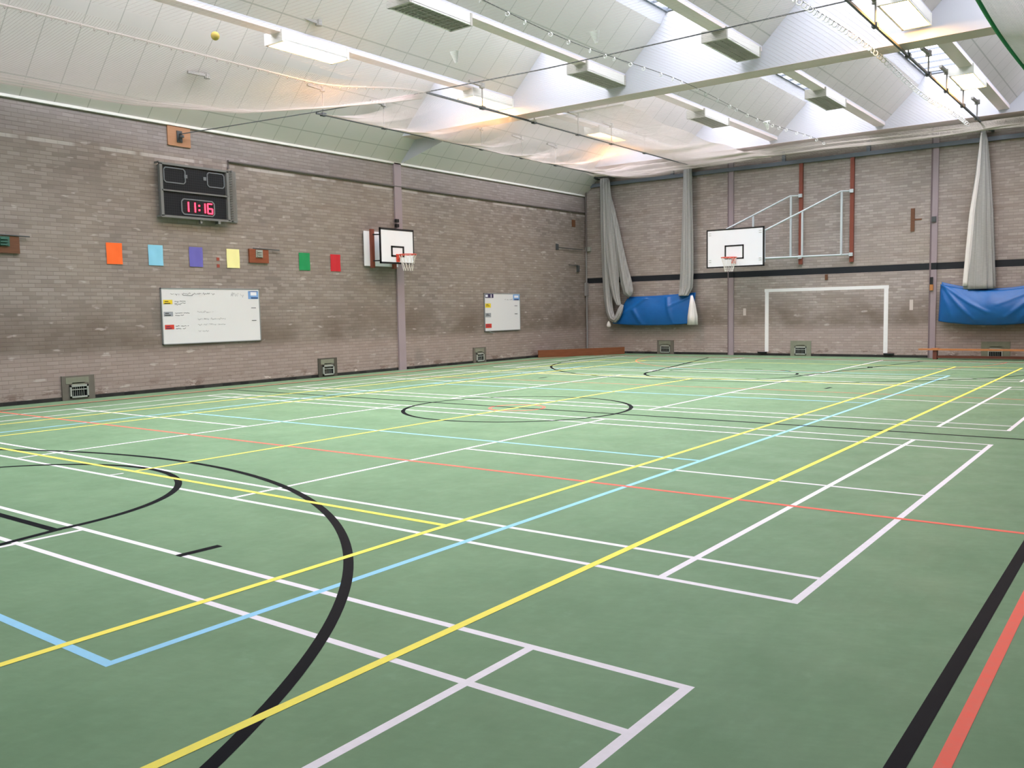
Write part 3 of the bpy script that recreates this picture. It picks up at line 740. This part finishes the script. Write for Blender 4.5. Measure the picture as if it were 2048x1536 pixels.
# floor-level vents --------------------------------------------------
def vent(face, a0, a1, pm, label):
    w_ = a1 - a0; c = (a0 + a1) / 2; d = .03
    if face == 'L': B = lambda u0, u1, e0, e1, z0, z1, b: b.box(XL + e0, XL + e1, u0, u1, z0, z1); loc = (XL + .02, c, 0)
    else: B = lambda u0, u1, e0, e1, z0, z1, b: b.box(u0, u1, YB - e1, YB - e0, z0, z1); loc = (c, YB - .02, 0)
    t = thing('heater_vent', label, 'vent', loc, 'low wall vents')
    m = MB(); B(a0, a1, 0, d, .0, .46, m); obj('plate', m, pm, t)
    m = MB(); B(a0 + .12 * w_, a1 - .18 * w_, d, d + .005, .31, .43, m); B(a0 + .3 * w_, a1 - .3 * w_, d, d + .005, .26, .33, m); obj('worn_patch', m, 'vent_green', t)
    g0, g1 = c - .175, c + .175
    m = MB(); B(g0 + .03, g1 - .03, d, d + .006, .075, .25, m); obj('opening', m, 'void', t)
    m = MB()
    for z0, z1 in ((.045, .075), (.25, .285)): B(g0, g1, d, d + .03, z0, z1, m)
    for u in (g0, g1 - .03): B(u, u + .03, d, d + .03, .045, .285, m)
    B(g0, g1, d, d + .025, .19, .205, m)
    for k in range(6): B(g0 + .06 + .04 * k, g0 + .066 + .04 * k, d, d + .012, .07, .25, m)
    obj('grille', m, 'grille', t)
vent('L', 3.62, 4.24, 'vent', 'olive low wall vent with grille below and left of the large whiteboard')
vent('L', 9.77, 10.36, 'vent_dark', 'dark low wall vent with grille just left of the left wall column')
vent('L', 15.67, 16.26, 'vent', 'grey low wall vent with grille below the smaller whiteboard')
vent('B', -12.23, -11.63, 'vent', 'grey low wall vent under the blue bundle at the far left corner')
vent('B', -7.74, -7.12, 'vent_green', 'green low wall vent inside the painted goal')
vent('B', -2.58, -1.90, 'vent_green', 'pale green low wall vent behind the bench on the back wall')

# benches ------------------------------------------------------------
A, Bq = Vector((-14.84, 18.78, 0)), Vector((-13.28, 21.62, 0)); u = (Bq - A).normalized(); nrm = Vector((u.y, -u.x, 0))
t = thing('bench', 'long wooden bench tipped on its side across the far left corner', 'bench', tuple((A + Bq) / 2), 'gym benches')
obj('seat', MB().bar(tuple(A + Vector((0, 0, .12))), tuple(Bq + Vector((0, 0, .12))), .035, .235), 'bench', t)
for k in (.1, .9):
    p = A + (Bq - A) * k - nrm * .15 + Vector((0, 0, .12))
    obj('leg', MB().bar(tuple(p + nrm * .13), tuple(p - nrm * .12), .05, .2), 'bench_dark', t)
obj('lower_rail', MB().bar(tuple(A + u * .3 - nrm * .25 + Vector((0, 0, .12))), tuple(Bq - u * .3 - nrm * .25 + Vector((0, 0, .12))), .05, .07), 'bench_dark', t)
t = thing('bench', 'low balance bench standing along the back wall under the right blue bundle', 'bench', (-2.2, 21.45, 0), 'gym benches')
obj('seat', MB().box(-4.00, -.40, 21.32, 21.58, .245, .285), 'bench_pale', t)
for x in (-3.60, -.85): obj('leg', MB().box(x - .05, x + .05, 21.36, 21.54, .0, .245), 'bench_dark', t)
obj('lower_rail', MB().box(-3.55, -.9, 21.42, 21.48, .035, .10), 'bench_dark', t)
obj('hook_bracket', MB().box(-3.68, -3.52, 21.34, 21.56, .285, .30), 'bench_pale', t)

# ------------------------------------------------------------------ gathered net curtains and blue bundles at the back wall
def swag(path, pleats=9, n=54, amp=.16, ph=0.0):
    """path: (x, y, z, half width, half depth) -> pleated closed sleeve following the path"""
    fine = []
    for k in range(len(path) - 1):
        for s in range(6):
            v = s / 6; fine.append([path[k][i] * (1 - v) + path[k + 1][i] * v for i in range(5)])
    fine.append(list(path[-1])); rs = []
    for (x, y, z, hw, hd) in fine:
        r = []
        for j in range(n):
            a = 2 * PI * j / n; q = 1 + amp * math.sin(pleats * a + ph + z * .5)
            r.append((x + hw * math.cos(a) * q, y + hd * math.sin(a) * q, z))
        rs.append(r)
    return MB().rings(rs)
def bent(path, rad, pleats=7, n=28, amp=.18):
    """sleeve for strands that turn upwards: rings perpendicular to the path in the x-z plane"""
    rs = []; m = len(path)
    for k, (x, y, z) in enumerate(path):
        a = path[max(k - 1, 0)]; b = path[min(k + 1, m - 1)]
        dx, dz = b[0] - a[0], b[2] - a[2]; L = math.hypot(dx, dz) or 1; sx_, sz_ = -dz / L, dx / L
        r = []
        for j in range(n):
            t_ = 2 * PI * j / n; q = 1 + amp * math.sin(pleats * t_ + k * .2)
            r.append((x + sx_ * rad[k] * math.cos(t_) * q, y + .8 * rad[k] * math.sin(t_) * q, z + sz_ * rad[k] * math.cos(t_) * q))
        rs.append(r)
    return MB().rings(rs)
for x0, x1, l in ((-14.55, -13.7, 'left corner curtain'), (-11.25, -10.5, 'straight curtain left of the large hoop'), (-2.8, -2.3, 'flared curtain above the bench')):
    solo('curtain_bracket', MB().box(x0, x1, 21.70, 21.78, 5.97, 6.03).box(x0 + .1, x0 + .16, 21.74, 22.0, 5.94, 5.98).box(x1 - .16, x1 - .1, 21.74, 22.0, 5.94, 5.98), 'rail', 'dark bracket bar holding the head of the ' + l, 'bracket', 'curtain head brackets')
yc = 21.72
t = thing('net_curtain', 'gathered white net curtain in looped strands at the left corner, over the blue bundle', 'net curtain', (-13.95, yc, 1.1), 'gathered net curtains')
pl = [(-14.03, yc, 5.92), (-14.02, yc, 5.2), (-14.0, yc, 4.4), (-13.98, yc, 3.6), (-13.97, yc, 2.9), (-13.96, yc, 2.3), (-13.92, yc - .03, 1.8), (-13.84, yc - .08, 1.45), (-13.72, yc - .14, 1.22), (-13.58, yc - .18, 1.16), (-13.48, yc - .2, 1.25), (-13.38, yc - .2, 1.45), (-13.3, yc - .18, 1.66)]
obj('strand', bent(pl, [.15, .17, .18, .18, .17, .15, .13, .12, .11, .10, .09, .09, .05]), 'curtain', t, True)
pm = [(-13.97, yc - .04, 5.85, .13, .06), (-13.92, yc - .05, 4.9, .20, .08), (-13.84, yc - .06, 3.9, .26, .09), (-13.74, yc - .07, 3.0, .24, .09), (-13.66, yc - .08, 2.4, .17, .09), (-13.55, yc - .12, 1.9, .12, .09), (-13.44, yc - .16, 1.64, .07, .07)]
obj('strand', swag(pm, 9, 60, .10), 'curtain', t, True)
prr = [(-13.93, yc - .02, 5.6), (-13.78, yc - .02, 5.0), (-13.62, yc - .02, 4.3), (-13.48, yc - .03, 3.6), (-13.33, yc - .04, 2.9), (-13.2, yc - .06, 2.4), (-13.1, yc - .1, 2.08), (-13.0, yc - .14, 1.94)]
obj('strand', bent(prr, [.05, .08, .10, .12, .15, .18, .17, .06]), 'curtain', t, True)
t = thing('net_curtain', 'gathered white net curtain hanging straight left of the large hoop', 'net curtain', (-11.02, yc, 1.95), 'gathered net curtains')
obj('strand', swag([(-10.98, yc, 5.96, .12, .09), (-10.99, yc, 4.8, .15, .10), (-11.0, yc, 3.6, .18, .11), (-11.02, yc, 2.6, .20, .12), (-11.04, yc - .02, 2.15, .20, .12), (-11.10, yc - .1, 1.90, .15, .10)]), 'curtain', t, True)
t = thing('net_curtain', 'wide flared net curtain above the right blue bundle', 'net curtain', (-2.6, yc, 1.85), 'gathered net curtains')
obj('strand', swag([(-2.62, yc, 6.04, .035, .03), (-2.60, yc, 5.7, .09, .06), (-2.60, yc, 4.84, .17, .10), (-2.62, yc, 3.83, .26, .12), (-2.63, yc, 2.57, .33, .13), (-2.62, yc - .03, 1.86, .36, .14)], 11, 66, .10), 'curtain', t, True)
obj('light_edge', swag([(-2.64, yc - .07, 5.9, .02, .03), (-2.70, yc - .09, 4.84, .04, .04), (-2.82, yc - .1, 3.83, .06, .05), (-2.90, yc - .1, 2.57, .07, .05), (-2.94, yc - .1, 1.95, .07, .05)], 5, 30, .12), 'curtain_w', t, True)

def bundle(label, TL, TR_, BL, BR, sag_t, sag_b, bulge, folds, seed):
    t = thing('tarpaulin_bundle', label, 'tarpaulin', ((BL[0] + BR[0]) / 2, 21.6, min(BL[1], BR[1]) - sag_b), 'blue tarpaulin bundles')
    def edge(p, q, s, u): return (p[0] + (q[0] - p[0]) * u, p[1] + (q[1] - p[1]) * u - s * 4 * u * (1 - u))
    def P(u, v):
        a = edge(TL, TR_, sag_t, u); b = edge(BL, BR, sag_b, u)
        x = a[0] + (b[0] - a[0]) * v; z = a[1] + (b[1] - a[1]) * v
        env = math.sin(PI * min(1, max(0, u))) ** .5
        y = 21.74 - bulge * env * math.sin(PI * (.12 + .70 * v)) 
        for (u0, v0, u1, v1, h, wd) in folds:
            dx, dv = u1 - u0, v1 - v0; L2 = dx * dx + dv * dv
            s = max(0, min(1, ((u - u0) * dx + (v - v0) * dv) / L2))
            d2 = ((u - u0 - dx * s) * 1.6) ** 2 + ((v - v0 - dv * s) * .8) ** 2
            y -= h * math.exp(-d2 / (wd * wd)) * (1 - .5 * s)
        return (x, y, z)
    mb = MB().grid(P, 64, 30)
    def Q(u, v):
        p = P(u, 0) ; q = P(u, 1); z = p[2] + .06 + (q[2] - p[2] - .06) * v
        return (p[0] + (q[0] - p[0]) * v, 21.90 + (q[1] - 21.90) * v ** 4, z)
    mb.grid(Q, 64, 12)
    o = obj('sheet', mb, 'tarp', t, True)
    so = o.modifiers.new('thick', 'SOLIDIFY'); so.thickness = .008; so.offset = 0
    return t
F1 = [(.30, .02, .03, .75, .05, .05), (.22, .45, .42, .98, .045, .045), (.64, .05, .80, .95, .05, .04), (.97, .05, .70, .35, .03, .04), (.5, .1, .55, .5, -.03, .2)]
t1 = bundle('blue tarpaulin bundle hung under the two left net curtains', (-13.22, 1.86), (-10.80, 1.94), (-13.80, 1.03), (-10.93, 1.01), .02, .06, .17, F1, 3)
obj('white_tail', bent([(-10.80, 21.6, 1.9), (-10.77, 21.58, 1.6), (-10.76, 21.58, 1.25), (-10.76, 21.58, .97)], [.03, .09, .14, .15], 6), 'curtain_w', t1, True, 'white bunched net end')
obj('knot', MB().lathe((-13.86, 21.6, .90), [(0, 0), (.06, .01), (.08, .07), (.06, .14), (.03, .2), (0, .22)], 12), 'curtain_w', t1, True, 'white knotted end')
F2 = [(.03, .02, .34, .85, .05, .035), (.06, .02, .46, .62, .05, .04), (.02, .2, .16, .95, .03, .05), (.97, .02, .62, .78, .05, .04), (.97, .1, .72, .95, .04, .035), (.95, .0, .55, .40, .03, .04), (.5, .1, .5, .35, .03, .10)]
bundle('blue tarpaulin bundle sagging under the flared net curtain, above the bench', (-3.56, 2.02), (-1.0, 2.0), (-3.60, 1.02), (-.95, 1.02), .20, .11, .34, F2, 5)

# ------------------------------------------------------------------ net tracks, wires, hooks
RZ = 5.95
def track(x, y0, y1, label, hooks, topz):
    t = thing('net_track', label, 'net track', (x, (y0 + y1) / 2, RZ), 'roof net tracks')
    obj('rail', MB().box(x - .02, x + .02, y0, y1, RZ - .02, RZ + .015), 'rail', t)
    for y in hooks:
        obj('clip', MB().box(x - .045, x + .045, y - .06, y + .06, RZ - .035, RZ + .035), 'rail', t)
        hb = MB().tube([(x, y, RZ + .04), (x, y, topz)], .016, 6)
        hb.bar((x, y, topz), (x - .05, y - .38, topz + .04), .06, .05); hb.lathe((x, y, topz - .05), [(0, 0), (.06, 0), (.06, .1), (0, .1)], 10)
        obj('hanger', hb, 'hook', t)
track(-13.78, 8.95, 21.75, 'dark net track under the sloping roof boards nearest the left wall', (9.15, 11.05, 12.95, 14.77, 16.63, 18.39), 6.50)
track(-10.72, 9.2, 21.75, 'dark net track leading to the curtain left of the large hoop', (11.0, 12.95, 14.87, 16.53, 18.39), 6.42)
track(-2.47, 2.0, 21.75, 'dark net track at the upper right leading to the flared curtain', (7.04, 8.9, 10.76, 12.95, 14.57, 16.29, 18.09, 19.86), 6.34)
for y in (6.4,): 
    solo('roof_hook', MB().bar((-14.05, y, 6.30), (-14.10, y - .4, 6.30), .06, .05).lathe((-14.05, y, 6.24), [(0, 0), (.06, 0), (.06, .1), (0, .1)], 10), 'hook', 'grey hook on the roof boards above the pulley board', 'hook', 'spare roof hooks')
    solo('roof_hook', MB().bar((-10.7, y, 6.62), (-10.75, y - .4, 6.66), .06, .05).lathe((-10.7, y, 6.58), [(0, 0), (.06, 0), (.06, .1), (0, .1)], 10), 'hook', 'grey hook on the roof boards just right of the first lit strip light', 'hook', 'spare roof hooks')
solo('cable', MB().tube([(XL + .14, 6.31, 5.26), (-13.76, 8.93, 5.97), (-11.7, 9.12, 5.95), (-7.79, 9.29, 5.93), (-3.88, 9.34, 5.96), (XR - .02, 9.4, 6.02)], .011, 6), 'rope', 'thin dark cable from the pulley board across the hall under the roof', 'cable')

# ------------------------------------------------------------------ roof netting (knotted thread)
def net_thing(name, label, mb, mat='net', group='roof nets'):
    return solo(name, mb, mat, label, 'net', group)
def NA(u, v):      # sheet between the left track and the next
    y = 9.05 + (21.75 - 9.05) * v; x = -13.78 + 3.06 * u
    return (x, y, RZ - .30 * math.sin(PI * u) * (0.6 + .4 * math.sin(PI * v)) + .04 * math.sin(y * 3.3) * math.sin(PI * u))
net_thing('roof_net', 'dense white roof net slung between the two left tracks', MB().net(NA, 120, 460, 8, 24, .0016))
def rope_b(y):     # sagging rope before the cable, running on to the second track
    k = max(0, min(1, (9.2 - y) / 3.0)); k = k * k * (3 - 2 * k); return (-10.75 - .12 * k, y, 5.95 - .32 * k)
EDGE = [(-6.0, -14.7, 5.50), (0.0, -14.7, 5.52), (3.0, -14.65, 5.55), (4.9, -14.5, 5.54), (6.9, -13.75, 5.60), (8.0, -12.7, 5.72), (8.75, -11.75, 5.84), (9.2, -10.77, 5.95)]
def edge_l(y):
    for k in range(len(EDGE) - 1):
        a, b = EDGE[k], EDGE[k + 1]
        if y <= b[0]:
            s = (y - a[0]) / (b[0] - a[0]); return (a[1] + (b[1] - a[1]) * s, y, a[2] + (b[2] - a[2]) * s)
    return (EDGE[-1][1], y, EDGE[-1][2])
def NL(u, v):
    y = -6.0 + 15.15 * v; a = edge_l(y); b = rope_b(y)
    return (a[0] + (b[0] - a[0]) * u, y, a[2] + (b[2] - a[2]) * u - .12 * math.sin(PI * u) + .0)
def NLe(u, v):     # the bunched edge of it
    y = -3.0 + 12.1 * v; a = edge_l(y); b = rope_b(y); f = .22 * u
    return (a[0] + (b[0] - a[0]) * f, y, a[2] + (b[2] - a[2]) * f - .12 * math.sin(PI * f) + .015 * math.sin(u * 20) + .01)
def NRb(u, v):
    y = -3.0 + 12.1 * v; b = rope_b(y)
    return (b[0] + .42 * (u - .15), y, b[2] - .05 * math.sin(PI * u) + .03 * u)
ln = MB().net(NL, 80, 300, 8, 40, .0013).net(NLe, 44, 700, 5, 40, .0016).net(NRb, 26, 300, 4, 40, .0014)
ln.tube([rope_b(-6 + 15.2 * k / 50) for k in range(51)], .008, 5)
for k in range(76):
    p = rope_b(-6 + .2 * k); ln.tube([(p[0] + .028 * math.cos(a), p[1] + .05 * math.cos(a) * 0, p[2] - .02 + .028 * math.sin(a)) for a in (2 * PI * j / 8 for j in range(8))], .006, 4, True)
net_thing('roof_net', 'white roof net with a bunched edge sagging along the top left', ln)
def sagz(x, y):
    return 5.90 - .05 * math.sin(PI * (x + 11) / 8.4) - .06 * math.cos(y * .8)
def NM(u, v):
    x = -10.72 + 8.25 * u; y = -5 + 26.6 * v
    return (x, y, sagz(x, y))
net_thing('roof_net', 'large fine roof net over the middle of the hall', MB().net(NM, 84, 266, 16, 60, .0011))
def NC(u, v):
    x = -10.72 + 2.5 * u; y = 12.7 + 8.9 * v
    return (x, y, RZ - .16 * math.sin(PI * min(1, u * 1.2) * .5) * math.sin(PI * v) + .03 * math.sin(y * 2.6 + x) * u)
net_thing('roof_net', 'slack white roof net just right of the track that leads to the straight curtain', MB().net(NC, 90, 330, 10, 26, .0022))
def NB(u, v):      # slack at the far end, drawn up in horizontal folds between beam and rail
    x = -14.0 + 16.5 * u; s = v
    y = 20.3 + 1.45 * s; z = 5.99 - .10 * math.sin(PI * s) + .04 * s + .05 * math.sin(s * 16) * math.sin(u * 9) - .05 * abs(math.sin(PI * 2.2 * u))
    return (x, y, z)
net_thing('roof_net', 'slack folded end of the roof net under the end beam, above the wall rail', MB().net(NB, 500, 110, 60, 14, .0018), 'net_beige')
def seam(x0, x1, y0, y1, n, rr, label):
    b = MB(); N = 60
    f = lambda s: (x0 + (x1 - x0) * s, y0 + (y1 - y0) * s, sagz(x0 + (x1 - x0) * s, y0 + (y1 - y0) * s) + .02)
    t = thing('net_seam', label, 'net seam', f(.5), 'net seams with rings')
    obj('cord', b.tube([f(k / N) for k in range(N + 1)], .006, 5), 'rope', t)
    rm = MB().tube([(rr * math.cos(a), 0, rr * math.sin(a)) for a in (2 * PI * j / 10 for j in range(10))], .009, 4, True)
    me = None
    for k in range(n):
        p = Vector(f((k + .6 * random.random()) / n)) - Vector(t.location)
        if me is None: o = obj('ring', rm, 'shuttle', None); me = o.data
        else: o = bpy.data.objects.new('ring', me); C.objects.link(o)
        o.parent = t; o.location = p + Vector((0, 0, -rr)); o.rotation_euler = (0, 0, random.uniform(-.6, .6))
seam(-6.45, -6.25, 3.0, 20.5, 34, .03, 'cord strung with small pale rings along the middle of the roof net')
seam(-2.98, -2.75, 4.0, 20.5, 90, .04, 'cord strung with many white rings beside the right net track')
# grey net with green hem, upper right
def NG(u, v): return (-.90 + 3.4 * u + .05 * math.sin(v * 7), 2.8 + 13.8 * v, 5.90 - .35 * math.sin(PI * u) * .6)
t = thing('divider_net', 'grey divider net with a green hem in the top right corner', 'net', (.8, 10, 6.0))
obj('netting', MB().net(NG, 170, 560, 10, 40, .0042), 'grey_net', t)
obj('hem', MB().tube([NG(0, k / 40) for k in range(41)], .035, 8), 'green_rope', t, True, 'thick green hem rope')

# ball and shuttlecocks stuck on the nets ------------------------------
def ball(c, r): return MB().lathe((c[0], c[1], c[2]), [(r * math.sin(PI * k / 12) + 1e-5, r - r * math.cos(PI * k / 12)) for k in range(13)], 18)
def on_net(px): return px
solo('tennis_ball', ball((-10.35, 4.02, 5.72), .065), 'ball', 'yellow ball lying in the roof net at the upper left', 'ball', None, True)
def shuttle(x, y, z, ang, label):
    t = thing('shuttlecock', label, 'shuttlecock', (x, y, z), 'shuttlecocks caught in the roof net')
    m = MB().lathe((0, 0, 0), [(.016, 0), (.045, .09)], 14).lathe((0, 0, 0), [(.047, .09), (.018, 0)], 14)
    k = MB().lathe((0, 0, 0), [(1e-4, -.026), (.010, -.022), (.016, -.010), (.017, 0), (1e-4, .004)], 12)
    R = Matrix.Rotation(ang, 4, 'X') @ Matrix.Scale(1.9, 4)
    for mb in (m, k): mb.v = [tuple(R @ Vector(v) + Vector((x, y, z + .05))) for v in mb.v]
    obj('skirt', m, 'shuttle', t, True); obj('cork', k, 'shuttle', t, True)
shuttle(-6.45, 8.75, 5.97, .3, 'white shuttlecock in the roof net just below the cable, near the middle cord')
shuttle(-9.0, 8.1, 5.97, .2, 'white shuttlecock in the roof net above the second lit strip light')
shuttle(-3.4, 12.7, 6.0, -.3, 'white shuttlecock in the roof net beyond the cross beam beside the right cord')
shuttle(-6.9, 17.8, 5.97, .4, 'white shuttlecock in the far end of the roof net')

# ------------------------------------------------------------------ world, camera, view
wd = bpy.data.worlds.new('overcast'); bpy.context.scene.world = wd; wd.use_nodes = True
nt = wd.node_tree; bg = nt.nodes['Background']; bg.inputs[0].default_value = (1.0, 0.925, 0.99, 1); bg.inputs[1].default_value = 3.0
cam = bpy.data.cameras.new('camera'); cam.sensor_width = 36.0; cam.lens = 36.0 * 1755.63 / 2048
co = bpy.data.objects.new('camera', cam); C.objects.link(co)
yaw, pitch, roll = .645333, -.0825553, -.0191898
cy, sy, cp, sp = math.cos(yaw), math.sin(yaw), math.cos(pitch), math.sin(pitch)
fwd = Vector((-sy * cp, cy * cp, sp)); r0 = Vector((cy, sy, 0)); u0 = r0.cross(fwd)
rt = r0 * math.cos(roll) + u0 * math.sin(roll); up = -r0 * math.sin(roll) + u0 * math.cos(roll)
mt = Matrix(((rt.x, up.x, -fwd.x, 1.49512), (rt.y, up.y, -fwd.y, -4.34729), (rt.z, up.z, -fwd.z, 1.50692), (0, 0, 0, 1)))
co.matrix_world = mt; cam.clip_start = .05; cam.clip_end = 200
sc = bpy.context.scene; sc.camera = co
sc.view_settings.view_transform = 'Standard'; sc.view_settings.look = 'None'; sc.view_settings.gamma = 1.0; sc.view_settings.use_curve_mapping = False
sc.view_settings.exposure = 1.97
sc.cycles.transparent_max_bounces = 16
sc.cycles.max_bounces = 8; sc.cycles.diffuse_bounces = 6
